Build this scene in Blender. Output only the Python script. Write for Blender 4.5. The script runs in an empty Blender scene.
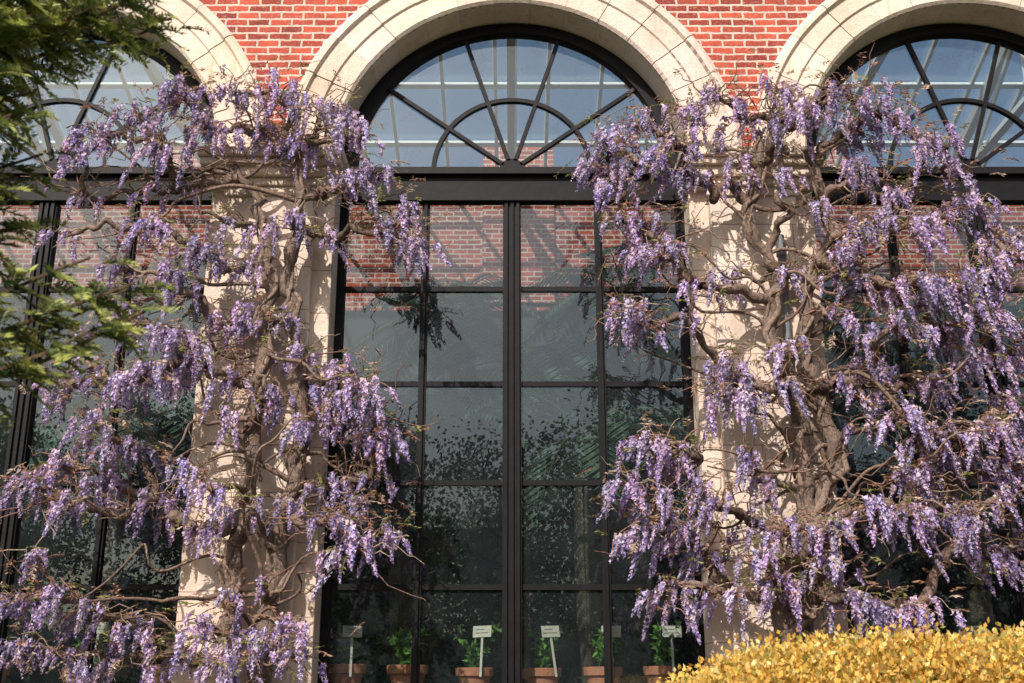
import bpy, math, random
import numpy as np
from mathutils import Vector
R = np.random.RandomState(7); random.seed(7)
C = bpy.context.scene.collection
rad = math.radians
SUN_EL, SUN_AZ = 41.0, -23.0      # azimuth measured from -Y (in front of the facade), negative = from the left

# ------------------------------------------------------------------ helpers
def link(o, parent=None):
    C.objects.link(o)
    if parent: o.parent = parent
    return o
def empty(name, loc=(0,0,0)):
    e = bpy.data.objects.new(name, None); e.location = loc; e.empty_display_size = .2
    return link(e)
class MB:
    def __init__(s): s.V=[];s.F=[];s.C=[];s.M=[];s.n=0
    def add(s,V,F,col=None,mat=0):
        V=np.asarray(V,float).reshape(-1,3);F=np.asarray(F,int).reshape(-1,4)
        if len(V)==0 or len(F)==0: return
        s.V.append(V);s.F.append(F+s.n);s.n+=len(V)
        if col is None: c=np.full((len(V),3),.5)
        else:
            c=np.asarray(col,float)
            if c.ndim==1: c=np.tile(c,(len(V),1))
        s.C.append(c); s.M.append(np.full(len(F),mat))
    def box(s,x0,x1,y0,y1,z0,z1,col=None,mat=0):
        V=[(x0,y0,z0),(x1,y0,z0),(x1,y1,z0),(x0,y1,z0),(x0,y0,z1),(x1,y0,z1),(x1,y1,z1),(x0,y1,z1)]
        F=[(0,3,2,1),(4,5,6,7),(0,1,5,4),(1,2,6,5),(2,3,7,6),(3,0,4,7)]
        s.add(V,F,col,mat)
    def obj(s,name,mats,parent=None,smooth=False,bevel=0):
        V=np.concatenate(s.V);F=np.concatenate(s.F);Cc=np.concatenate(s.C);M=np.concatenate(s.M)
        me=bpy.data.meshes.new(name)
        me.vertices.add(len(V));me.vertices.foreach_set('co',V.astype(np.float32).ravel())
        me.loops.add(F.size);me.loops.foreach_set('vertex_index',F.astype(np.int32).ravel())
        me.polygons.add(len(F));me.polygons.foreach_set('loop_start',np.arange(0,F.size,4,dtype=np.int32))
        me.polygons.foreach_set('loop_total',np.full(len(F),4,np.int32))
        me.polygons.foreach_set('material_index',M.astype(np.int32))
        me.polygons.foreach_set('use_smooth',np.full(len(F),smooth))
        me.update(calc_edges=True)
        a=me.color_attributes.new('tint','FLOAT_COLOR','POINT')
        a.data.foreach_set('color',np.hstack([Cc,np.ones((len(Cc),1))]).astype(np.float32).ravel())
        for m in (mats if isinstance(mats,(list,tuple)) else [mats]): me.materials.append(m)
        o=bpy.data.objects.new(name,me)
        if bevel:
            b=o.modifiers.new('bevel','BEVEL');b.width=bevel;b.segments=2;b.limit_method='ANGLE'
        return link(o,parent)
def nrm(a): return a/(np.linalg.norm(a,axis=-1,keepdims=True)+1e-9)
def tube(P,r,k=6):
    P=np.asarray(P,float);n=len(P);r=np.broadcast_to(r,(n,))
    T=nrm(np.gradient(P,axis=0))
    ref=np.array([.31,.93,.17]);A=nrm(np.cross(T,ref));B=np.cross(T,A)
    th=np.arange(k)*2*np.pi/k
    V=P[:,None]+r[:,None,None]*(np.cos(th)[None,:,None]*A[:,None]+np.sin(th)[None,:,None]*B[:,None])
    i=np.arange(n-1)[:,None]*k;j=np.arange(k)[None];j2=(j+1)%k
    F=np.stack([i+j,i+j2,i+k+j2,i+k+j],-1).reshape(-1,4)
    return V.reshape(-1,3),F
def quads_leaf(P,D,N,L,W,fold=0.0):
    S=nrm(np.cross(D,N));L=np.asarray(L).reshape(-1,1);W=np.asarray(W).reshape(-1,1)
    a=P;b=P+D*L*.45+S*W*.5;c=P+D*L;d=P+D*L*.45-S*W*.5
    V=np.stack([a,b,c,d],1).reshape(-1,3)
    F=np.arange(len(P)*4).reshape(-1,4)
    return V,F
def rdir(n): return nrm(R.normal(size=(n,3)))

# ------------------------------------------------------------------ materials
def newmat(name):
    m=bpy.data.materials.new(name);m.use_nodes=True;nt=m.node_tree;nt.nodes.clear()
    o=nt.nodes.new('ShaderNodeOutputMaterial');b=nt.nodes.new('ShaderNodeBsdfPrincipled')
    nt.links.new(b.outputs[0],o.inputs[0]);return m,nt,b,o
def N(nt,t,**k):
    n=nt.nodes.new(t)
    for a,v in k.items():
        if a.startswith('i_'): n.inputs[a[2:].replace('_',' ')].default_value=v
        else: setattr(n,a,v)
    return n
def ramp(nt,fac,stops):
    r=nt.nodes.new('ShaderNodeValToRGB');e=r.color_ramp.elements
    while len(e)<len(stops): e.new(.5)
    for x,(p,c) in zip(e,stops): x.position=p;x.color=(*c,1)
    nt.links.new(fac,r.inputs[0]);return r.outputs[0]
def mix(nt,a,b,f,mode='MIX'):
    m=nt.nodes.new('ShaderNodeMix');m.data_type='RGBA';m.blend_type=mode
    for s,v in ((m.inputs[0],f),(m.inputs[6],a),(m.inputs[7],b)):
        if isinstance(v,(int,float)): s.default_value=v
        elif isinstance(v,tuple): s.default_value=(*v,1)
        else: nt.links.new(v,s)
    return m.outputs[2]
def objcoord(nt,swap=True,scale=1):
    g=N(nt,'ShaderNodeNewGeometry')
    if not swap: return g.outputs['Position']
    s=N(nt,'ShaderNodeSeparateXYZ');nt.links.new(g.outputs['Position'],s.inputs[0])
    ad=N(nt,'ShaderNodeMath',operation='ADD');nt.links.new(s.outputs[0],ad.inputs[0]);nt.links.new(s.outputs[1],ad.inputs[1])
    c=N(nt,'ShaderNodeCombineXYZ');nt.links.new(ad.outputs[0],c.inputs[0]);nt.links.new(s.outputs[2],c.inputs[1])
    return c.outputs[0]
def noise(nt,vec,scale,detail=4,rough=.6):
    n=N(nt,'ShaderNodeTexNoise');n.inputs['Scale'].default_value=scale;n.inputs['Detail'].default_value=detail
    n.inputs['Roughness'].default_value=rough;nt.links.new(vec,n.inputs['Vector']);return n
def bump(nt,b,h,s=.3,d=.01):
    u=N(nt,'ShaderNodeBump');u.inputs['Strength'].default_value=s;u.inputs['Distance'].default_value=d
    nt.links.new(h,u.inputs['Height']);nt.links.new(u.outputs[0],b.inputs['Normal'])
def wobble(nt,vec,amt,scale=9):
    n=noise(nt,vec,scale,3);s=N(nt,'ShaderNodeVectorMath',operation='SUBTRACT');s.inputs[1].default_value=(.5,.5,.5)
    nt.links.new(n.outputs['Color'],s.inputs[0])
    m=N(nt,'ShaderNodeVectorMath',operation='SCALE');m.inputs['Scale'].default_value=amt;nt.links.new(s.outputs[0],m.inputs[0])
    a=N(nt,'ShaderNodeVectorMath',operation='ADD');nt.links.new(vec,a.inputs[0]);nt.links.new(m.outputs[0],a.inputs[1]);return a.outputs[0]

def brick_mat():
    m,nt,b,o=newmat('red_brick');v=objcoord(nt);w=wobble(nt,v,.028,13)
    t=N(nt,'ShaderNodeTexBrick');nt.links.new(w,t.inputs['Vector'])
    t.inputs['Color1'].default_value=(.55,.09,.048,1);t.inputs['Color2'].default_value=(.18,.026,.022,1)
    t.inputs['Mortar'].default_value=(.66,.51,.42,1);t.inputs['Scale'].default_value=1
    t.inputs['Mortar Size'].default_value=.0125;t.inputs['Mortar Smooth'].default_value=.25
    t.inputs['Brick Width'].default_value=.215;t.inputs['Row Height'].default_value=.078;t.inputs['Bias'].default_value=-.15
    n=noise(nt,v,4,5,.7);n2=noise(nt,v,30,5,.75);n3=noise(nt,v,70,3,.7)
    c=mix(nt,t.outputs['Color'],(.66,.38,.30),ramp(nt,n2.outputs[0],[(.54,(0,0,0)),(.70,(.8,.8,.8))]))
    c=mix(nt,c,(.10,.025,.025),ramp(nt,n3.outputs[0],[(.57,(0,0,0)),(.74,(.75,.75,.75))]))
    c=mix(nt,c,ramp(nt,n.outputs[0],[(.3,(.72,.68,.68)),(.7,(1.15,1.12,1.1))]),1.0,'MULTIPLY')
    nt.links.new(c,b.inputs['Base Color']);b.inputs['Roughness'].default_value=.9
    h=mix(nt,t.outputs['Fac'],n2.outputs[0],.3)
    inv=N(nt,'ShaderNodeInvert');nt.links.new(h,inv.inputs[1]);bump(nt,b,inv.outputs[0],.9,.016);return m
def stone_mat(name,blocks):
    m,nt,b,o=newmat(name);v=objcoord(nt);p=objcoord(nt,False)
    n=noise(nt,p,2.3,6,.65);n2=noise(nt,p,30,5,.7)
    mp=N(nt,'ShaderNodeMapping');mp.inputs['Scale'].default_value=(7,7,.7);nt.links.new(p,mp.inputs[0]);n3=noise(nt,mp.outputs[0],1.2,5,.6)
    c=ramp(nt,n.outputs[0],[(.3,(.66,.52,.42)),(.5,(.79,.645,.54)),(.72,(.84,.72,.625))])
    c=mix(nt,c,(.38,.28,.215),ramp(nt,n3.outputs[0],[(.55,(0,0,0)),(.8,(.6,.6,.6))]))
    c=mix(nt,c,(.42,.325,.26),ramp(nt,n2.outputs[0],[(.56,(0,0,0)),(.72,(.6,.6,.6))]))
    at=N(nt,'ShaderNodeAttribute',attribute_name='tint')
    c=mix(nt,c,at.outputs['Color'],.9,'MULTIPLY')
    h=n2.outputs[0]
    if blocks:
        t=N(nt,'ShaderNodeTexBrick');nt.links.new(wobble(nt,v,.006,8),t.inputs['Vector']);t.inputs['Scale'].default_value=1
        t.inputs['Brick Width'].default_value=.82;t.inputs['Row Height'].default_value=.41;t.inputs['Mortar Size'].default_value=.005
        t.inputs['Color1'].default_value=(1,1,1,1);t.inputs['Color2'].default_value=(.88,.85,.83,1);t.inputs['Mortar'].default_value=(.5,.45,.4,1)
        c=mix(nt,c,t.outputs['Color'],1.0,'MULTIPLY')
    nt.links.new(c,b.inputs['Base Color']);b.inputs['Roughness'].default_value=.88;bump(nt,b,h,.6,.016);return m
def tint_mat(name,rough=.6,mult=1.0,trans=0.0,bumpsc=None,spec=.3):
    m,nt,b,o=newmat(name);at=N(nt,'ShaderNodeAttribute',attribute_name='tint')
    p=objcoord(nt,False);n=noise(nt,p,25 if not bumpsc else 38,4)
    lo,hi=(.75,1.2) if not bumpsc else (.5,1.35)
    c=mix(nt,at.outputs['Color'],ramp(nt,n.outputs[0],[(.3,(lo*mult,)*3),(.7,(hi*mult,)*3)]),1.0,'MULTIPLY')
    nt.links.new(c,b.inputs['Base Color']);b.inputs['Roughness'].default_value=rough;b.inputs['Specular IOR Level'].default_value=spec
    if bumpsc:
        mp=N(nt,'ShaderNodeMapping');mp.inputs['Scale'].default_value=(1,1,.22);nt.links.new(p,mp.inputs[0])
        bump(nt,b,noise(nt,mp.outputs[0],bumpsc,5).outputs[0],1.0,.025)
    if trans:
        tr=N(nt,'ShaderNodeBsdfTranslucent');nt.links.new(c,tr.inputs[0]);mx=N(nt,'ShaderNodeMixShader');mx.inputs[0].default_value=trans
        nt.links.new(b.outputs[0],mx.inputs[1]);nt.links.new(tr.outputs[0],mx.inputs[2]);nt.links.new(mx.outputs[0],o.inputs[0])
    return m
def plain(name,c,c2=None,rough=.6,scale=8,metal=0,bs=.2,spec=.5):
    m,nt,b,o=newmat(name);p=objcoord(nt,False);n=noise(nt,p,scale,5)
    c2=c2 or tuple(x*.7 for x in c);b.inputs['Specular IOR Level'].default_value=spec
    nt.links.new(ramp(nt,n.outputs[0],[(.3,c),(.7,c2)]),b.inputs['Base Color']);b.inputs['Roughness'].default_value=rough
    b.inputs['Metallic'].default_value=metal;bump(nt,b,n.outputs[0],bs,.01);return m
def glass_mat(name,dust,gloss,tint,lo=.5,dc=(.40,.50,.53),bs=.02):
    m,nt,b,o=newmat(name);nt.nodes.remove(b);p=objcoord(nt,False)
    tr=N(nt,'ShaderNodeBsdfTransparent');tr.inputs[0].default_value=(*tint,1)
    gl=N(nt,'ShaderNodeBsdfGlossy');gl.inputs['Roughness'].default_value=.0;gl.inputs[0].default_value=(.86,.97,1,1)
    df=N(nt,'ShaderNodeBsdfDiffuse');df.inputs[0].default_value=(*dc,1)
    n=noise(nt,p,1.0,2);bp=N(nt,'ShaderNodeBump');bp.inputs['Strength'].default_value=bs;bp.inputs['Distance'].default_value=.05
    nt.links.new(n.outputs[0],bp.inputs['Height']);nt.links.new(bp.outputs[0],gl.inputs['Normal'])
    lw=N(nt,'ShaderNodeLayerWeight');pw=N(nt,'ShaderNodeMath',operation='POWER');nt.links.new(lw.outputs['Facing'],pw.inputs[0]);pw.inputs[1].default_value=5
    ma=N(nt,'ShaderNodeMath',operation='MULTIPLY_ADD');nt.links.new(pw.outputs[0],ma.inputs[0]);ma.inputs[1].default_value=.9;ma.inputs[2].default_value=gloss
    ma.use_clamp=True
    m1=N(nt,'ShaderNodeMixShader');nt.links.new(ma.outputs[0],m1.inputs[0]);nt.links.new(tr.outputs[0],m1.inputs[1]);nt.links.new(gl.outputs[0],m1.inputs[2])
    n2=noise(nt,p,3.5,5,.7)
    mr=N(nt,'ShaderNodeMapRange');nt.links.new(n2.outputs[0],mr.inputs[0]);mr.inputs[1].default_value=.3;mr.inputs[2].default_value=.7;mr.inputs[3].default_value=dust*lo;mr.inputs[4].default_value=dust*1.4
    m2=N(nt,'ShaderNodeMixShader');nt.links.new(mr.outputs[0],m2.inputs[0]);nt.links.new(m1.outputs[0],m2.inputs[1]);nt.links.new(df.outputs[0],m2.inputs[2])
    nt.links.new(m2.outputs[0],o.inputs[0]);return m

M_brick=brick_mat();M_stone=stone_mat('limestone_blocks',True);M_vous=stone_mat('limestone',False)
M_mortar=plain('mortar',(.42,.34,.28),(.30,.24,.20),.95)
M_frame=plain('dark_painted_iron',(.005,.004,.005),(.010,.008,.009),.55,12,spec=.2)
M_glass=glass_mat('dusty_window_glass',.024,.085,(.72,.81,.83));M_roofglass=glass_mat('roof_glass',.24,.05,(.86,.89,.88),dc=(.78,.80,.80))
M_white=plain('white_painted_iron',(.80,.80,.78),(.7,.71,.7),.5)
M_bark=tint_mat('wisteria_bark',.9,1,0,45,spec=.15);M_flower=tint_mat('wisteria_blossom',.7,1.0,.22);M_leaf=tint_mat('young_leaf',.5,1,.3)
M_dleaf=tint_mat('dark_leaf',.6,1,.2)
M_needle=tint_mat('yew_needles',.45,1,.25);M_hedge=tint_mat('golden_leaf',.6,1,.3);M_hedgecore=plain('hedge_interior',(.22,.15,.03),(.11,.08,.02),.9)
M_terra=plain('terracotta',(.60,.23,.12),(.46,.17,.09),.85,20);M_soil=plain('soil',(.05,.035,.025),None,.95,30)
M_wood=plain('weathered_wood',(.25,.19,.13),(.15,.11,.08),.8,15);M_label=plain('label_board',(.60,.52,.41),(.48,.41,.32),.7,30)
M_shadewall=plain('shade_painted_wall',(.05,.058,.055),(.03,.036,.036),.9,2);M_floor=plain('paving',(.12,.11,.10),(.08,.075,.07),.9,3)  # near-black wall colour stands in for the dim interior behind the glass
M_gravel=plain('gravel',(.30,.26,.21),(.2,.17,.14),.95,60,0,.6);M_grass=plain('grass',(.06,.10,.03),(.04,.07,.02),.95,3)
M_lead=plain('lead_pipe',(.20,.21,.22),(.13,.14,.15),.55,10)

# ------------------------------------------------------------------ orangery
BAY=4.43;HW=1.64;ZC=6.45;YW=.35;bays=[-2,-1,0,1,2]
bld=empty('orangery_building')
wall=MB();RO=2.04;TOP=9.2
for k in bays:
    cx=k*BAY
    th=np.linspace(0,np.pi,49)
    for (r,y,flip) in ((RO,0,False),(1.66,.5,True)):
        xs=cx+r*np.cos(th);zs=ZC+r*np.sin(th)
        for i in range(48):
            a,b_=(xs[i],zs[i]),(xs[i+1],zs[i+1])
            wall.add([(a[0],y,a[1]),(a[0],y,TOP),(b_[0],y,TOP),(b_[0],y,b_[1])],[(0,1,2,3)] if flip else [(0,3,2,1)])
        for s in (-1,1):
            x0=cx+s*r;x1=cx+s*BAY/2
            wall.add([(x0,y,ZC),(x1,y,ZC),(x1,y,TOP),(x0,y,TOP)],[(0,1,2,3)])
x0,x1=-2.5*BAY,2.5*BAY
wall.box(x0-1.5,x0-.001,0,.5,0,TOP);wall.box(x1+.001,x1+1.5,0,.5,0,TOP)
wall.obj('brick_wall',M_brick,bld)
cor=MB();cor.box(x0-1.6,x1+1.6,-.12,.6,TOP+.002,TOP+.18,(.9,.9,.9));cor.box(x0-1.7,x1+1.7,-.25,.65,TOP+.182,TOP+.34,(.95,.93,.9))
cor.obj('stone_cornice',M_vous,bld,bevel=.02)

# archivolts
prof=[(2.15,.0),(2.15,-.10),(2.11,-.13),(2.065,-.13),(2.045,-.095),(1.88,-.09),(1.868,-.07),(1.69,-.065),(1.662,-.04),(1.655,.31)]
arch=MB();mort=MB()
for k in bays:
    cx=k*BAY;ns=15
    for s in range(ns):
        t0=np.pi*s/ns+.0009;t1=np.pi*(s+1)/ns-.0009
        tt=np.linspace(t0,t1,6);off=R.uniform(-.006,.006);g=R.uniform(.84,1.10);tc=np.array([g,g*R.uniform(.95,1),g*R.uniform(.90,1)])
        V=[]
        for t in tt:
            for (r,y) in prof: V.append((cx+r*math.cos(t),y+(off if y<.0 else 0),ZC+r*math.sin(t)))
        n=len(prof);F=[(i*n+j,i*n+j+1,(i+1)*n+j+1,(i+1)*n+j) for i in range(5) for j in range(n-1)]
        arch.add(V,F,tc)
        for i in (0,5):
            for j in range(n-1):
                r0,y0=prof[j];r1,y1=prof[j+1];t=tt[i]
                P=lambda r,y:(cx+r*math.cos(t),y,ZC+r*math.sin(t))
                arch.add([P(r0,y0),P(r1,y1),P(r1,max(y1,0.0)+.02),P(r0,max(y0,0)+.02)],[(0,1,2,3)],tc*.8)
    pm=[(r,y+.006) if r>1.66 else (r+.005,y) for r,y in prof];tt=np.linspace(0,np.pi,61);n=len(pm)
    V=[(cx+r*math.cos(t),y,ZC+r*math.sin(t)) for t in tt for r,y in pm]
    F=[(i*n+j,i*n+j+1,(i+1)*n+j+1,(i+1)*n+j) for i in range(60) for j in range(n-1)]
    mort.add(V,F)
arch.obj('arch_voussoirs',M_vous,bld);mort.obj('arch_mortar',M_mortar,bld)

# piers, pilasters, imposts
pier=MB();imp=MB();w=BAY/2-HW
for k in range(-3,3):
    cx=(k+.5)*BAY
    pier.box(cx-w,cx+w,0,.5,.5,6.2,(.97,.95,.93))
    pier.box(cx-.40,cx+.40,-.10,-.002,.6,6.12,(1,1,1))
    pier.box(cx-w-.05,cx+w+.05,-.16,.5,-.1,.498,(.85,.83,.8))
    for z0,z1,p in ((6.02,6.08,.03),(6.122,6.2,.03),(6.202,6.29,.08),(6.292,6.36,.13),(6.362,6.448,.17)):
        if z0<6.1: imp.box(cx-.43,cx+.43,-.13,-.103,z0,z1,(.9,.88,.86))
        else: imp.box(cx-w-p*.55,cx+w+p*.55,-.1-p,.3,z0,z1,(.97,.95,.93))
pier.obj('stone_piers',M_stone,bld,bevel=.012);imp.obj('impost_mouldings',M_vous,bld,bevel=.012)

# window frames + glass
fr=MB();gl=MB()
def arcbar(cx,r0,r1,y0,y1,a0=0,a1=np.pi,n=48):
    tt=np.linspace(a0,a1,n+1);pr=[(r0,y1),(r0,y0),(r1,y0),(r1,y1)]
    V=[(cx+r*math.cos(t),y,ZC+.04+r*math.sin(t)) for t in tt for r,y in pr]
    F=[(i*4+j,i*4+(j+1)%4,(i+1)*4+(j+1)%4,(i+1)*4+j) for i in range(n) for j in range(4)];fr.add(V,F)
ZB=[6.20,5.27,4.35,3.44,2.53,1.62,.72]
for k in bays:
    cx=k*BAY;y=YW
    fr.box(cx-HW,cx+HW,y-.08,y+.10,6.205,6.40)
    fr.box(cx-HW,cx+HW,y-.14,y+.05,6.402,6.47)
    fr.box(cx-HW,cx+HW,y-.10,y+.02,6.14,6.203)
    for s in (-1,1):
        fr.box(min(cx+s*HW,cx+s*(HW-.075)),max(cx+s*HW,cx+s*(HW-.075)),y-.05,y+.06,.5,6.138)
        fr.box(cx+s*.82-.035,cx+s*.82+.035,y-.035,y+.04,.6,6.137)
        fr.box(cx+s*.82-.014,cx+s*.82+.014,y-.06,y-.036,.6,6.137)
    fr.box(cx-.085,cx+.085,y-.05,y+.06,.6,6.136)
    for q in (-.055,.0,.055): fr.box(cx+q-.014,cx+q+.014,y-.075,y-.051,.6,6.135)
    for z in ZB[1:]:
        fr.box(cx-HW+.076,cx-.086,y-.022,y+.03,z-.024,z+.024)
        fr.box(cx+.086,cx+HW-.076,y-.022,y+.03,z-.024,z+.024)
    fr.box(cx-HW,cx+HW,y-.1,y+.1,.5,.598)
    arcbar(cx,1.50,1.60,y-.06,y+.06);arcbar(cx,1.60,1.66,y-.035,y+.05);arcbar(cx,.74,.78,y-.03,y+.02)
    arcbar(cx,.02,.12,y-.034,y+.024,n=16)
    for a in (36,72,108,144):
        d=np.array([math.cos(rad(a)),0,math.sin(rad(a))]);P=np.array([[cx,y-.004,ZC+.04]])+np.outer([.1,1.51],d)
        nn=np.array([-d[2],0,d[0]])*.018
        V=[];
        for p in P:
            for sx,yy in ((-1,-.03),(1,-.03),(1,.02),(-1,.02)): V.append(p+sx*nn+np.array([0,yy,0]))
        fr.add(V,[(0,1,5,4),(1,2,6,5),(2,3,7,6),(3,0,4,7)])
    fr.box(cx-1.50,cx+1.50,y-.04,y+.04,6.472,6.51)
    xs=[-HW+.03,-.82,0,.82,HW-.03];zz=[6.2]+ZB[1:]
    for i in range(4):
        for j in range(6):
            a,b_=cx+xs[i],cx+xs[i+1];z1,z0=zz[j],zz[j+1];d=R.uniform(-.0035,.0035,4)
            gl.add([(a,y+d[0],z0),(b_,y+d[1],z0),(b_,y+d[1]+d[2],z1),(a,y+d[0]+d[2],z1)],[(0,1,2,3)])
    edges=[0,36,72,108,144,180]
    for i in range(5):
        ta=np.linspace(rad(edges[i]),rad(edges[i+1]),7);tl=R.uniform(-.006,.006,2)
        for r0,r1 in ((.02,.76),(.76,1.55)):
            for q in range(6):
                V=[]
                for (r,t) in ((r0,ta[q]),(r1,ta[q]),(r1,ta[q+1]),(r0,ta[q+1])):
                    x=r*math.cos(t);z=r*math.sin(t);V.append((cx+x,y+x*tl[0]+z*tl[1],ZC+.04+z))
                gl.add(V,[(0,1,2,3)])
fr.obj('window_frames',M_frame,bld);gl.obj('window_panes',M_glass,bld)

# drainpipe on the right-hand pier
dp=MB();px=2.42
V,F=tube([(px,-.17,z) for z in np.linspace(0,5.6,12)],.035,12);dp.add(V,F)
for z in (1.2,2.6,4.0,5.4): V,F=tube([(px,-.17,z),(px,-.17,z+.09)],.046,12);dp.add(V,F)
dp.obj('drainpipe',M_lead,bld,smooth=True)

# interior shell: back wall, floor, glazed roof on white rafters
YB=6.6;BT=9.15
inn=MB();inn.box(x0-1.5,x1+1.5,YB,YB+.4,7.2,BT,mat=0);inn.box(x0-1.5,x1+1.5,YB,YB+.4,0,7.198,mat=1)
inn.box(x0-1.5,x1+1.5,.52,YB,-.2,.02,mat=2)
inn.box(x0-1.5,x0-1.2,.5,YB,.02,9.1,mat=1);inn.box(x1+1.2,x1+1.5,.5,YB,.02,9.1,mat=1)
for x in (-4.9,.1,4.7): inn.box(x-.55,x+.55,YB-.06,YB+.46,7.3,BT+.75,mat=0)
inn.obj('interior_walls',[M_brick,M_shadewall,M_floor],bld)
rf=MB();rg=MB()
def beam(a,b,wd,mat=0,mb=rf):
    a=np.array(a,float);b=np.array(b,float);V,F=tube([a,b],wd*.707,4);mb.add(V,F,mat=mat)
RY,RZ=3.4,10.15;EB=9.2
for x in np.arange(x0-1,x1+1.1,.74):
    beam((x,.5,9.2),(x,RY,RZ),.05);beam((x,RY,RZ),(x,YB,EB),.05)
for x in np.arange(-11.1,11.2,2.22):
    beam((x,.5,9.0),(x,YB,9.0),.10);beam((x,.5,9.15),(x,RY,RZ-.05),.12);beam((x,RY,RZ-.05),(x,YB,EB-.05),.12)
    beam((x,2.0,9.05),(x,RY,RZ-.1),.05);beam((x,RY,RZ-.1),(x,5.2,9.05),.05);beam((x,RY,9.05),(x,RY,RZ),.05)
for t in (0,.5,1): beam((x0-1,.5+(RY-.5)*t,9.2+(RZ-9.2)*t),(x1+1,.5+(RY-.5)*t,9.2+(RZ-9.2)*t),.07)
for t in (.35,.7): beam((x0-1,RY+(YB-RY)*t,RZ-(RZ-EB)*t),(x1+1,RY+(YB-RY)*t,RZ-(RZ-EB)*t),.07)
rf.obj('roof_rafters',M_white,bld)
rg.add([(x0-1,.5,9.27),(x1+1,.5,9.27),(x1+1,RY,RZ+.07),(x0-1,RY,RZ+.07)],[(0,1,2,3)])
rg.add([(x0-1,RY,RZ+.07),(x1+1,RY,RZ+.07),(x1+1,YB,EB+.07),(x0-1,YB,EB+.07)],[(0,1,2,3)])
rg.obj('roof_glazing',M_roofglass,bld)

# ------------------------------------------------------------------ interior palms
def palm(x,y,h,nf=16,L=1.9,seed=0):
    r=np.random.RandomState(seed);mb=MB()
    zz=np.linspace(0.02,h,14);P=np.stack([x+.12*np.sin(zz*.8+seed),y+.08*np.cos(zz),zz],1)
    V,F=tube(P,np.linspace(.16,.10,14)+.012*(np.arange(14)%2),9);mb.add(V,F,(.10,.075,.05),1)
    top=P[-1]
    for i in range(nf):
        az=i*2.4+r.uniform(-.2,.2);up=r.uniform(-.1,1.25);l=L*r.uniform(.75,1.1)
        t=np.linspace(0,1,22);d=np.array([math.cos(az),math.sin(az),0])
        S=top+np.outer(t*l*math.cos(up*.8),d)+np.outer(t*l*math.sin(up)-.75*l*t**2.2,[0,0,1])
        S=S.reshape(-1,3)
        V,F=tube(S,np.linspace(.016,.004,22),4);mb.add(V,F,(.07,.10,.035),0)
        T=nrm(np.gradient(S,axis=0));side=nrm(np.cross(T,[0,0,1]))
        for s in (-1,1):
            for o in (0,.5):
                Pp=S[3:]+T[3:]*o*l/22;ln=(.42*np.sin(np.pi*(t[3:]*.85+.12))+.06)*r.uniform(.85,1.1,19)
                D=nrm(side[3:]*s+T[3:]*.55+np.array([0,0,-.35]));Nn=nrm(np.cross(D,T[3:]))
                V,F=quads_leaf(Pp,D,Nn,ln,.035);g=r.uniform(.7,1.3)
                mb.add(V,F,np.array([.07,.11,.065])*g,0)
    return mb.obj('palm_tree',[M_leaf,M_bark])
for i,(x,y,h) in enumerate([(-1.2,2.9,4.5),(.9,2.7,4.4),(-4.3,2.9,4.8),(-5.9,3.2,4.2),(2.9,3.2,4.4),(4.9,2.9,4.9),(6.4,3.3,4.0),(-2.7,3.6,4.9),(.2,4.2,5.6),(-.9,5.0,6.6),(1.6,4.9,6.9),(-4.0,5.0,6.8),(4.2,5.0,6.7),(6.3,4.9,6.4),(-6.3,4.9,6.5)]): palm(x,y,h,20,1.7 if y>4.5 else 1.9,i+1)
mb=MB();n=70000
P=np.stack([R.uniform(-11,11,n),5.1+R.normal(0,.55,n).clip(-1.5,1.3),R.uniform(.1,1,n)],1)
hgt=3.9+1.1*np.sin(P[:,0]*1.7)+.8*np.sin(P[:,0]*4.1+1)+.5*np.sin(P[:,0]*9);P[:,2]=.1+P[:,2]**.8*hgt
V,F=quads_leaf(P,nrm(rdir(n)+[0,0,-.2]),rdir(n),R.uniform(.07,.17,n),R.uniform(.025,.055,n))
mb.add(V,F,np.repeat(np.array([[.03,.05,.024]])*R.uniform(.4,1.6,(n,1)),4,0));mb.obj('greenhouse_shrubs',M_dleaf)

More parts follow.
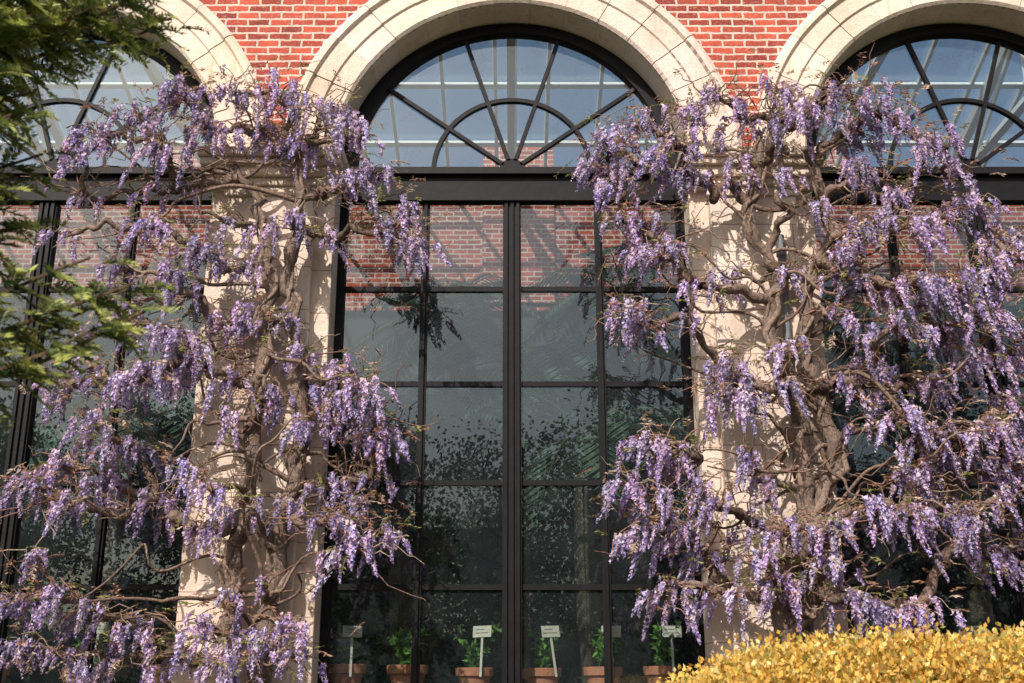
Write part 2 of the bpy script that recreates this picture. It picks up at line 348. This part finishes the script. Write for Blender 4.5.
# ------------------------------------------------------------------ potting bench, pots, labels
BZ=1.585
bench=MB()
for i in range(4): bench.box(-6.6,6.6,.50+i*.17,.50+i*.17+.155,BZ-.04,BZ)
for x in np.arange(-6.4,6.5,1.6):
    for yy in (.56,1.10): bench.box(x-.04,x+.04,yy-.04,yy+.04,.02,BZ-.042)
bench.obj('potting_bench',M_wood,bevel=.004)
def pot(x,y,seed,kind=0):
    r=np.random.RandomState(seed);mb=MB();z0=BZ+.001;s=r.uniform(.94,1.06)
    pr=[(.0,0),(.105,0),(.15,.22),(.172,.222),(.178,.29),(.165,.295),(.155,.27),(.0,.265)]
    k=28;th=np.arange(k)*2*np.pi/k
    V=np.array([[rr*s*np.cos(t)+x,rr*s*np.sin(t)+y,z0+zz*s] for rr,zz in pr for t in th])
    for i in range(len(pr)-1):
        F=[(i*k+j,i*k+(j+1)%k,(i+1)*k+(j+1)%k,(i+1)*k+j) for j in range(k)];mb.add(V,F,mat=2 if i==len(pr)-2 else 1)
    top=np.array([x,y,z0+.26*s])
    for i in range(9 if kind==0 else 6):
        az=r.uniform(0,6.28);t=np.linspace(0,1,9);l=r.uniform(.18,.38);sp=r.uniform(.1,.6)
        S=top+np.outer(t**1.3*l*sp,[math.cos(az),math.sin(az),0])+np.outer(t*l,[0,0,1]);V,F=tube(S,.004,4);mb.add(V,F,(.08,.10,.04))
        for q in range(2,9):
            m=5;V,F=quads_leaf(np.repeat(S[q:q+1],m,0),nrm(r.normal(size=(m,3))+[0,0,.3]),nrm(r.normal(size=(m,3))),r.uniform(.05,.10,m),r.uniform(.025,.045,m))
            mb.add(V,F,np.array([.16,.30,.06])*r.uniform(.6,1.5))
    return mb.obj('potted_plant',[M_leaf,M_terra,M_soil],smooth=False)
def label(x,y,z,seed):
    r=random.Random(seed);mb=MB();mb.box(-.010,.010,-.004,.004,-.34,.02);mb.box(-.085,.085,-.012,-.005,0,.10);mb.box(-.06,.06,-.0145,-.0125,.035,.040,mat=1);mb.box(-.06,.02,-.0145,-.0125,.065,.070,mat=1)
    o=mb.obj('plant_label',[M_label,M_wood]);o.location=(x,y,z);o.rotation_euler=(rad(-12),rad(r.uniform(-5,5)),rad(r.uniform(-25,25)));return o
for i,x in enumerate([-6.1,-5.35,-4.6,-3.75,-3.0,-1.47,-.92,-.33,.27,.80,1.33,3.3,4.0,4.8,5.6]):
    pot(x,.72,i+40,i%2)
    if x>-2 and i!=6: label(x+.07,.58,2.12,i)
label(-3.62,.58,2.15,99)

# ------------------------------------------------------------------ wisteria
PITCH=rad(17.3);FP=1150.0
def pixel_to_plane(u,v,y=-.3):
    """unproject image pixel (u,v) through the camera onto the plane y, in metres"""
    D=9.8+y;e=PITCH-math.atan((v-341.5)/FP);z=1.6+D*math.tan(e);dep=D*math.cos(PITCH)+(z-1.6)*math.sin(PITCH)
    return np.array([(u-512)*dep/FP,y,z])
def raceme(r,L,W,nf):
    t=np.sort(r.uniform(0,1,nf))**.85;th=r.uniform(0,6.283,nf)
    rr=W*(1-t)**.65*r.uniform(.45,1,nf)+.004
    O=np.stack([np.cos(th),np.sin(th),np.zeros(nf)],1)
    P=O*rr[:,None]+np.stack([.02*np.sin(t*5),.0*t,-t*L],1)
    sz=(.023*(1-t)**.5+.009)[:,None]*r.uniform(.8,1.2,(nf,1))
    U=nrm(O*.4+[0,0,1]+r.normal(0,.35,(nf,3)));S=nrm(np.cross(O+r.normal(0,.3,(nf,3)),U));Oo=nrm(np.cross(U,S))
    a=P-S*sz*.5+U*sz*.55;b=P+S*sz*.5+U*sz*.55;c=P-S*sz*.32;d=P+S*sz*.32
    e=P-S*sz*.12-U*sz*.45+Oo*sz*.5;f=P+S*sz*.12-U*sz*.45+Oo*sz*.5
    V=np.stack([a,b,d,c,e,f],1).reshape(-1,3);b0=np.arange(nf)[:,None]*6
    F=np.concatenate([b0+[0,1,2,3],b0+[3,2,5,4]],0)
    light=np.array([.78,.67,.86]);mid=np.array([.48,.365,.68]);deep=np.array([.20,.13,.40]);tan=np.array([.72,.52,.54])
    c0=mid+(light-mid)*r.uniform(0,1,(nf,1));k=(r.uniform(size=(nf,1))<.14+.28*t[:,None]);c0=np.where(k,deep+(mid-deep)*r.uniform(0,1,(nf,1)),c0)
    k2=r.uniform(size=(nf,1))<.18;c0=np.where(k2,tan,c0)
    col=np.repeat(c0,6,0).reshape(nf,6,3);col[:,4:]*=.7;return V,F,col.reshape(-1,3)
rr_=np.random.RandomState(3)
RV=[raceme(rr_,L,W,n) for L,W,n in [(.24,.038,80),(.32,.042,98),(.20,.037,64),(.16,.033,50),(.37,.042,110),(.13,.032,40),(.28,.038,80)]]
def gnarly(a,b,r,n=14,amp=.09,arch_=.0):
    t=np.linspace(0,1,n)[:,None];L=np.linalg.norm(b-a)
    P=a+(b-a)*t
    env=np.sin(np.pi*t)**.8
    for f in (1.5,3.3,6.5):
        ph=r.uniform(0,6.28,3);P=P+env*amp*L*np.sin(f*3.1*t+ph)*r.normal(0,1,3)*np.array([1,.6,1])/f**.8
    P[:,2]+=(env[:,0])*arch_*L
    return P
def wisteria(trunks,clumps,seed):
    r=np.random.RandomState(seed);wood=MB();fl=MB();lf=MB()
    nodes=[];parent=[]
    for tr in trunks:
        pts=[pixel_to_plane(u,v,yy) for u,v,yy in tr];pts=[np.array([pts[0][0]+.05,pts[0][1],-.02])]+pts  # trunk points are image pixels (u,v) with a depth yy
        fine=[]
        for i in range(len(pts)-1):
            g=gnarly(pts[i],pts[i+1],r,10,.09);fine+=list(g[:-1])
        fine.append(pts[-1]);fine=np.array(fine);fine[:,1]=np.minimum(fine[:,1],-.16)
        m=len(fine);tt=np.linspace(0,1,m);rad_=(.060*(1-tt)**.6+.026)*(1+.18*np.sin(np.arange(m)*1.3)+.12*r.normal(0,1,m).clip(-1,1))
        V,F=tube(fine,rad_,10);wood.add(V,F,np.array([.21,.15,.12]))
        for ss in range(2):
            ph=r.uniform(0,6);sp=fine+np.stack([.085*np.cos(np.arange(m)*(.34+.2*ss)+ph),-.02+.055*np.sin(np.arange(m)*(.34+.2*ss)+ph),0*tt],1)*(1-.4*tt)[:,None]
            sp[:,1]=np.minimum(sp[:,1],-.13);V,F=tube(sp,rad_*(.5-.15*ss),8);wood.add(V,F,np.array([.27,.19,.15]))
        for q,p in enumerate(fine[6::4]): nodes.append(p);parent.append(-1)
    nt_=len(nodes);axis=np.mean([n[0] for n in nodes])
    cl=[]
    for (u,v,s) in clumps:
        y=r.uniform(-.75,-.22);cl.append((pixel_to_plane(u+r.uniform(-4,4),v-14,y),s))
    order=sorted(range(len(cl)),key=lambda i:abs(cl[i][0][0]-axis))
    segs=[]
    for i in order:
        p=cl[i][0];A=np.array(nodes);d=A-p
        cost=np.sqrt(d[:,0]**2+(d[:,2]*1.25)**2+.3*d[:,1]**2)+.35*(d[:,2]>.15)
        cost[np.abs(A[:,0]-axis)>abs(p[0]-axis)+.12]+=2;cost[:nt_]*=.93
        j=int(np.argmin(cost));nodes.append(p);parent.append(j);segs.append((len(nodes)-1,j))
    w=np.ones(len(nodes))
    for k_,j in reversed(segs):
        if j>=nt_: w[j]+=w[k_]
    tw=lambda g:(np.array([.28,.16,.12]) if r.uniform()<.6 else np.array([.36,.26,.19]))*g
    for k_,j in segs:
        a,b=nodes[j],nodes[k_];P=gnarly(a,b,r,20,.14,.04)
        r0=.0135*math.sqrt(w[k_]+.6)+.008;V,F=tube(P,np.linspace(r0*1.15,r0*.75,20)*(1+.18*r.normal(0,1,20).clip(-1,1)),7)
        g=r.uniform(.65,1.25);wood.add(V,F,np.array([.22,.15,.12])*g)
        for q in range(r.randint(4,9)):
            s0=P[r.randint(3,19)];e=s0+np.array([r.normal(0,.25),r.normal(-.07,.09),r.normal(.03,.2)]);e[1]=min(e[1],-.14)
            Q=gnarly(s0,e,r,9,.2,.06);V,F=tube(Q,np.linspace(.008,.003,9),4);wood.add(V,F,tw(g))
    for q in range(36):
        i=r.randint(len(cl));b=cl[i][0]+r.normal(0,.1,3);j=r.randint(nt_);k=0
        while (abs(nodes[j][2]-b[2])>.9 or nodes[j][2]>b[2]+.5) and k<60: j=r.randint(nt_);k+=1
        if k>=60: continue
        b[1]=min(b[1],-.15);Q=gnarly(nodes[j],b,r,26,.12,r.uniform(-.08,.15));Q[:,1]=np.minimum(Q[:,1],-.14)
        V,F=tube(Q,np.linspace(r.uniform(.012,.026),.006,26),6);wood.add(V,F,np.array([.23,.155,.12])*r.uniform(.65,1.25))
    for (c,s) in cl:
        n=int(round(15*s*r.uniform(.7,1.25)));out=float(np.clip((c[0]-axis)*.12,-.2,.2));bright=r.uniform(.90,1.08)
        for q in range(n):
            o=np.array([r.normal(0,.135),r.normal(-.04,.11),r.normal(.02,.04)])*math.sqrt(s);o[2]-=.45*abs(o[0])-.05
            p=c+o;p[1]=min(p[1],-.17)
            st=c+o*.15;V,F=tube(gnarly(st,p,r,6,.15,.2),[.007,.006,.005,.004,.0035,.003],3);wood.add(V,F,tw(1))
            V,F,col=RV[r.randint(len(RV))];az=r.uniform(0,6.283);tl=r.normal(0,.14,2);tl[0]-=out+o[0]*.8;sc=r.uniform(.7,1.12)
            ca,sa=math.cos(az),math.sin(az);V=V@np.array([[ca,sa,0],[-sa,ca,0],[0,0,1]])*sc
            V=V+np.stack([V[:,2]*tl[0],V[:,2]*abs(tl[1])*.6,np.zeros(len(V))],1)
            g=r.uniform(.70,1.15)*bright;hue=np.array([r.uniform(.92,1.12),1,r.uniform(.90,1.05)])
            fl.add(V+p,F,(col*g*hue).clip(0,.9))
        for q in range(int(14*s)):
            o=np.array([r.normal(0,.18),r.normal(-.05,.15),r.normal(.05,.09)])*math.sqrt(s);p=c+o;p[1]=min(p[1],-.15)
            dr=nrm(np.array([r.normal(0,1),r.normal(-.3,.7),r.normal(.1,.6)]));l=r.uniform(.10,.2);m=6
            t=np.linspace(.2,1,m);S=p+np.outer(t*l,dr);S[:,2]-=.25*l*t**2;sd=nrm(np.cross(dr,[0,0,1])+1e-3)
            pick=r.uniform();col=np.array([.36,.20,.13]) if pick<.45 else (np.array([.52,.38,.28]) if pick<.72 else np.array([.25,.24,.08]))
            V,F=tube([p,S[2],S[5]],[.003,.002,.0015],3);lf.add(V,F,col)
            for sg in (-1,1):
                D=nrm(sd*sg+dr*.5+r.normal(0,.25,(m,3))+[0,0,-.35]);V,F=quads_leaf(S,D,nrm(r.normal(size=(m,3))),r.uniform(.03,.055,m),.015)
                lf.add(V,F,col*r.uniform(.7,1.3))
    e=empty('wisteria',(nodes[0][0],-.2,0))
    for mb,nm,mt in ((wood,'woody_stems',M_bark),(fl,'flower_racemes',M_flower),(lf,'young_leaves',M_leaf)):
        o=mb.obj(nm,mt,smooth=(nm=='woody_stems'));o.parent=e;o.matrix_parent_inverse=e.matrix_basis.inverted()
Lc="""180 112 1.2;230 108 1.2;280 108 1.2;322 128 1.2;140 128 1;350 150 1.1;98 150 .7;210 142 1.2;270 148 1.2;305 160 1;165 158 .9;75 168 .5
372 190 1;400 232 1;414 262 .7;385 245 .6;345 200 .6;180 205 .7;150 240 .8;200 268 1;120 285 .6;172 290 .9;232 240 .4;288 235 .5;330 255 .4;95 215 .3;60 250 .3;245 285 .5
120 335 .9;82 375 1;60 400 .9;170 350 1;222 340 .8;150 388 1.1;200 378 .9;252 330 .6;300 372 .8;338 385 .9;362 402 .7;285 335 .7;110 395 .9;235 395 .5
92 440 1;62 480 1;42 500 .8;130 460 .9;110 500 .9;155 515 .6;72 520 .8;180 480 .5;20 495 .5;340 425 1;370 442 1;384 455 .6;312 405 .6;300 440 .4;222 430 .3;265 410 .4
215 505 .5;250 520 .4;340 500 .8;365 520 1;384 548 .8;352 562 .7;292 520 .3;195 545 .3;330 535 .6;370 490 .5
40 575 .5;62 612 .8;22 612 .8;100 632 .9;150 642 .8;30 662 .8;200 640 .6;250 655 .9;180 668 .9;230 622 .6;282 640 .6;70 670 .7;300 672 .5;120 675 .6;222 678 .9;265 600 .3"""
Rc="""720 112 1.1;770 108 1.2;830 108 1.2;870 122 1.2;902 140 1;690 130 1;642 142 1;612 160 1;640 178 1;602 182 .8;672 160 .9;932 160 1;952 190 1;962 222 1;990 250 1;1010 275 1;852 150 1;800 132 1;745 135 1
650 245 1;668 268 .8;622 200 .8;645 272 .7;622 235 .4;742 180 .6;700 195 .6;785 190 .4;862 185 .8;872 240 1.1;902 212 .8;822 222 .3;850 262 .9;930 240 .5
640 342 .9;625 322 .5;702 300 .5;740 285 .3;792 290 .5;832 330 .6;862 300 1;912 300 1;950 302 1.1;982 330 1;1010 368 1;942 350 1;970 300 .9;900 340 .9;840 285 .6;680 330 .3
730 385 1.2;742 405 1;726 410 .9;802 360 .5;780 400 .3;872 380 .9;962 380 .9;1002 420 1;922 400 .7;982 442 1;942 450 1;902 430 .8;872 415 .5;835 400 .3
644 455 .8;632 500 .8;662 480 .7;650 522 .9;700 500 .4;690 462 .4;722 522 .6;644 548 .8;682 545 .7;762 540 .7;792 545 .6;832 540 .7;762 572 .6;702 570 .7;732 608 1;782 600 .8;832 580 .9;872 520 .9;912 492 1;950 482 1;990 490 1;902 530 1;942 522 1;982 530 1;1012 510 .9;1002 572 .6;1015 470 .6;962 560 .4
870 622 1.1;922 622 1.1;842 612 .8;760 495 .3;742 470 .4;675 600 .5;660 612 .5;1035 330 .9;1045 430 .9;1040 540 .8;1050 280 .8"""
pc=lambda s:[tuple(float(a) for a in t.split()) for t in s.replace('\n',';').split(';') if t.strip()]  # clumps: image pixel coordinates u, v and a size factor
wisteria([[(225,683,-.3),(232,600,-.28),(240,520,-.3),(252,440,-.3),(264,360,-.32),(272,290,-.3),(262,220,-.3),(235,165,-.35)],
          [(262,690,-.24),(268,600,-.25),(286,510,-.26),(302,430,-.28),(300,350,-.3),(286,290,-.3),(300,220,-.32),(292,150,-.35)]],pc(Lc),11)
wisteria([[(800,700,-.3),(792,630,-.3),(826,560,-.28),(800,470,-.3),(798,400,-.32),(768,330,-.3),(776,270,-.3),(745,215,-.32),(762,140,-.35)],
          [(770,690,-.25),(796,560,-.26),(838,470,-.28),(822,400,-.28),(800,350,-.3),(806,290,-.3),(832,235,-.32),(806,150,-.35)]],pc(Rc),23)

# ------------------------------------------------------------------ golden hedge
mb=MB()
def hedge_h(x): return 1.685+.16*(1-np.exp(-np.maximum(x-.45,0)*.9))-.9*np.exp(-np.maximum(x-.32,0)*5.2)+.014*np.sin(x*5+1)+.010*np.sin(x*13)
xs=np.linspace(.34,7,90);prof_t=np.linspace(0,np.pi,15);V=[]
for x in xs:
    h=hedge_h(x)-.06
    for t in prof_t:
        cy=-4.6-.85*np.sign(np.cos(t))*abs(np.cos(t))**.45;cz=h*(abs(np.sin(t))**.30);V.append((x,cy,cz))
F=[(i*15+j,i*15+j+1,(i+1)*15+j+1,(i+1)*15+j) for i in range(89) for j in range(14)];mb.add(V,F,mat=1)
n=180000;x=.32+6.68*R.uniform(0,1,n)**1.9;t=R.uniform(0.02,np.pi*.98,n)
h=hedge_h(x)+.012*np.sin(x*31+t*9);P=np.stack([x,-4.6-.88*np.sign(np.cos(t))*abs(np.cos(t))**.45,h*abs(np.sin(t))**.30],1)
P+=R.normal(0,.026,(n,3));P[:,2]+=R.uniform(0,1,n)**8*.08
D=nrm(np.stack([np.zeros(n),-np.cos(t)*.6,np.ones(n)*.8],1)+R.normal(0,.6,(n,3)))
V,F=quads_leaf(P,D,rdir(n),R.uniform(.018,.036,n),R.uniform(.013,.022,n))
cc=np.where(R.uniform(size=(n,1))<.5,[[.86,.58,.13]],[[.80,.46,.10]]);k=R.uniform(size=(n,1));cc=np.where(k<.12,[[.40,.36,.08]],cc);cc=np.where(k>.84,[[.88,.70,.28]],cc)*R.uniform(.65,1.15,(n,1))
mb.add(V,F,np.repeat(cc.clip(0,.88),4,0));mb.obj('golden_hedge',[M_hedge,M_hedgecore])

# ------------------------------------------------------------------ yew tree (left foreground)
mb=MB();ry=np.random.RandomState(5);TX,TY=-2.9,-6.7
zz=np.linspace(-.05,5.6,20);P=np.stack([TX+.06*np.sin(zz*1.3),TY+.05*np.cos(zz),zz],1);V,F=tube(P,np.linspace(.14,.02,20),10);mb.add(V,F,(.13,.08,.06),1)
def spray(a,b,dens=1.0,ll=1.0):
    Q=gnarly(a,b,ry,18,.05,-.03);L=np.linalg.norm(b-a);V,F=tube(Q,np.linspace(.016,.004,18),5);mb.add(V,F,(.15,.10,.06),1)
    n=int(L/.03*dens)
    for i in range(n+1):
        t=.2+.8*i/n;p=Q[min(17,int(t*17))]+ry.normal(0,.012,3);T=nrm(b-a);s=1 if i%2 else -1
        sd=nrm(np.cross(T,[0,0,1]));D=nrm(sd*s*.8+T*.8+ry.normal(0,.35,3)+[0,0,-.1])
        l=ry.uniform(.12,.30)*(1.15-t*.6)*ll
        if i==n: D=T;l=.1
        m=int(l/.005);tt=np.linspace(.05,1,m);S=p+np.outer(tt*l,D);S[:,2]-=.3*l*tt**2
        V,F=tube(S[::4] if m>8 else S[[0,-1]],.0025,3);mb.add(V,F,(.20,.20,.06),1)
        sd2=nrm(np.cross(D,[0,0,1])+ry.normal(0,.3,3))
        tip=tt[:,None]**1.4;col=(np.array([.04,.085,.035])*(1-tip)+np.array([.46,.48,.12])*tip)*ry.uniform(.5,1.3)  # sunlit yellow-green painted into the tips, dark green at the base
        for sg in (-1,1):
            Dn=nrm(sd2*sg+D*.6+ry.normal(0,.15,(m,3)));V,F=quads_leaf(S,Dn,nrm(ry.normal(size=(m,3))*.5+[0,-.6,.7]),ry.uniform(.02,.034,m),.0075);mb.add(V,F,np.repeat(col,4,0))
def stem(z): return np.array([TX,TY,z])
for tip in [(-1.04,-6.9,3.62),(-1.12,-6.7,3.57),(-1.36,-7.0,3.40),(-1.05,-6.8,3.68),(-1.12,-6.5,3.74),(-1.40,-6.8,3.30),(-1.44,-6.6,3.20),(-1.36,-7.0,3.12),(-1.40,-6.8,3.02),(-1.42,-7.0,3.22),(-1.40,-6.7,2.92),(-.98,-7.0,2.63),(-.96,-6.95,2.57),(-1.06,-6.8,2.69),(-1.08,-7.0,2.50),(-1.42,-6.9,2.80),(-1.46,-6.7,3.6),(-1.40,-6.9,3.48),(-1.15,-6.6,3.85),(-1.05,-6.9,3.78),(-1.38,-7.0,2.88),(-1.2,-7.05,3.60),(-1.14,-6.9,2.74),(-1.36,-7.1,3.50),(-1.3,-6.9,3.56)]:
    tip=np.array(tip);spray(stem(tip[2]-.40),tip,1.5,.75 if tip[2]<2.75 else 1)
for i in range(60):
    z=ry.uniform(.6,5.2);az=ry.uniform(rad(70),rad(290));l=(1.5*(1-z/6.5)+.25)*ry.uniform(.7,1);spray(stem(z),stem(z+.25)+l*np.array([math.cos(az),math.sin(az),0]),.5)
mb.obj('yew_tree',[M_needle,M_bark])

# ------------------------------------------------------------------ trees behind the viewpoint (reflected in the glass); hedge added to block horizon glare
def tree(x,y,h,wd,seed):
    r=np.random.RandomState(seed);mb=MB();zz=np.linspace(-.1,h*.8,12);P=np.stack([x+.2*np.sin(zz*.5+seed),y+0*zz,zz],1)
    V,F=tube(P,np.linspace(.32,.06,12),9);mb.add(V,F,(.10,.08,.06),1)
    cs=[]
    for i in range(20):
        z=h*r.uniform(.25,.9);az=r.uniform(0,6.28);l=wd*(1.05-abs(z/h-.5))*r.uniform(.4,1);a=np.array([x,y,z-l*.3]);b=np.array([x+l*math.cos(az),y+l*math.sin(az),z+.3])
        Q=gnarly(a,b,r,8,.05);V,F=tube(Q,np.linspace(.09,.02,8),5);mb.add(V,F,(.10,.08,.06),1);cs.append(b);cs.append(Q[5])
    for c in cs+[np.array([x,y,h*.92])]:
        n=520;o=r.normal(0,1,(n,3))*np.array([.75,.75,.55])*wd/3.0;Pp=c+o
        V,F=quads_leaf(Pp,nrm(r.normal(size=(n,3))),nrm(r.normal(size=(n,3))),r.uniform(.12,.30,n),r.uniform(.10,.2,n));mb.add(V,F,np.array([.04,.07,.025])*r.uniform(.5,1.5))
    mb.obj('broadleaf_tree',[M_dleaf,M_bark])
for i,(x,y,h,wd) in enumerate([(-22,-38,13,4.2),(-14,-42,14,4.5),(-6.5,-36,12.5,4),(-1,-44,14,4.6),(5,-37,13.5,4),(12,-40,12,4.4),(20,-38,14,4.6),(-30,-44,14,5),(28,-42,13,5)]): tree(x,y,h,wd,i+60)
mb=MB();n=60000;x=R.uniform(-45,45,n);hh=5.2+.8*np.sin(x*.5)+.5*np.sin(x*1.3+1);zt=R.uniform(0,1,n)
P=np.stack([x,-33+1.1*R.uniform(-1,1,n)*np.sqrt(1-zt**4*.9),zt*hh],1);V,F=quads_leaf(P,rdir(n),rdir(n),R.uniform(.15,.35,n),R.uniform(.12,.25,n))
mb.add(V,F,np.repeat(np.array([[.035,.06,.022]])*R.uniform(.5,1.5,(n,1)),4,0))
mb.box(-45,45,-33.5,-32.5,0,4.0,(.02,.03,.015));mb.obj('horizon_block_hedge',M_dleaf)  # unseen hedge added to keep the bright horizon out of the panes

# ------------------------------------------------------------------ ground
g=MB();g.add([(-600,-600,0),(600,-600,0),(600,600,0),(-600,600,0)],[(0,1,2,3)]);g.obj('ground',M_grass)
g=MB();g.add([(-14,-3.2,.004),(14,-3.2,.004),(14,-1.2,.004),(-14,-1.2,.004)],[(0,1,2,3)]);g.obj('gravel_path',M_gravel)
g=MB();g.add([(-14,-1.196,.008),(14,-1.196,.008),(14,-.17,.008),(-14,-.17,.008)],[(0,1,2,3)]);g.obj('planting_bed',M_soil)

# ------------------------------------------------------------------ light, sky, camera
az=rad(SUN_AZ);el=rad(SUN_EL)
S=Vector((math.sin(az)*math.cos(el),-math.cos(az)*math.cos(el),math.sin(el)))
sl=bpy.data.lights.new('sun','SUN');sl.energy=5.0;sl.angle=rad(.5);sl.color=(1,.945,.87)
so=bpy.data.objects.new('sun',sl);link(so);so.rotation_euler=S.to_track_quat('Z','Y').to_euler();so.location=(-5,-20,20)
w=bpy.data.worlds.new('World');bpy.context.scene.world=w;w.use_nodes=True;nt=w.node_tree
sky=nt.nodes.new('ShaderNodeTexSky');sky.sky_type='NISHITA';sky.sun_disc=False;sky.sun_elevation=el
sky.sun_rotation=math.atan2(S.x,S.y);sky.dust_density=3.0;sky.air_density=1.0;sky.ozone_density=.7
bg=nt.nodes['Background'];nt.links.new(sky.outputs[0],bg.inputs[0]);bg.inputs[1].default_value=.14
cam=bpy.data.cameras.new('camera');cam.lens=FP/1024*36;cam.sensor_width=36;cam.clip_end=2000
cam.dof.use_dof=True;cam.dof.focus_distance=10.2;cam.dof.aperture_fstop=5.6
co=bpy.data.objects.new('camera',cam);link(co);co.location=(0,-9.8,1.6);co.rotation_euler=(math.pi/2+PITCH,0,0)
sc=bpy.context.scene;sc.camera=co;sc.view_settings.view_transform='Standard';sc.view_settings.look='None';sc.view_settings.exposure=0
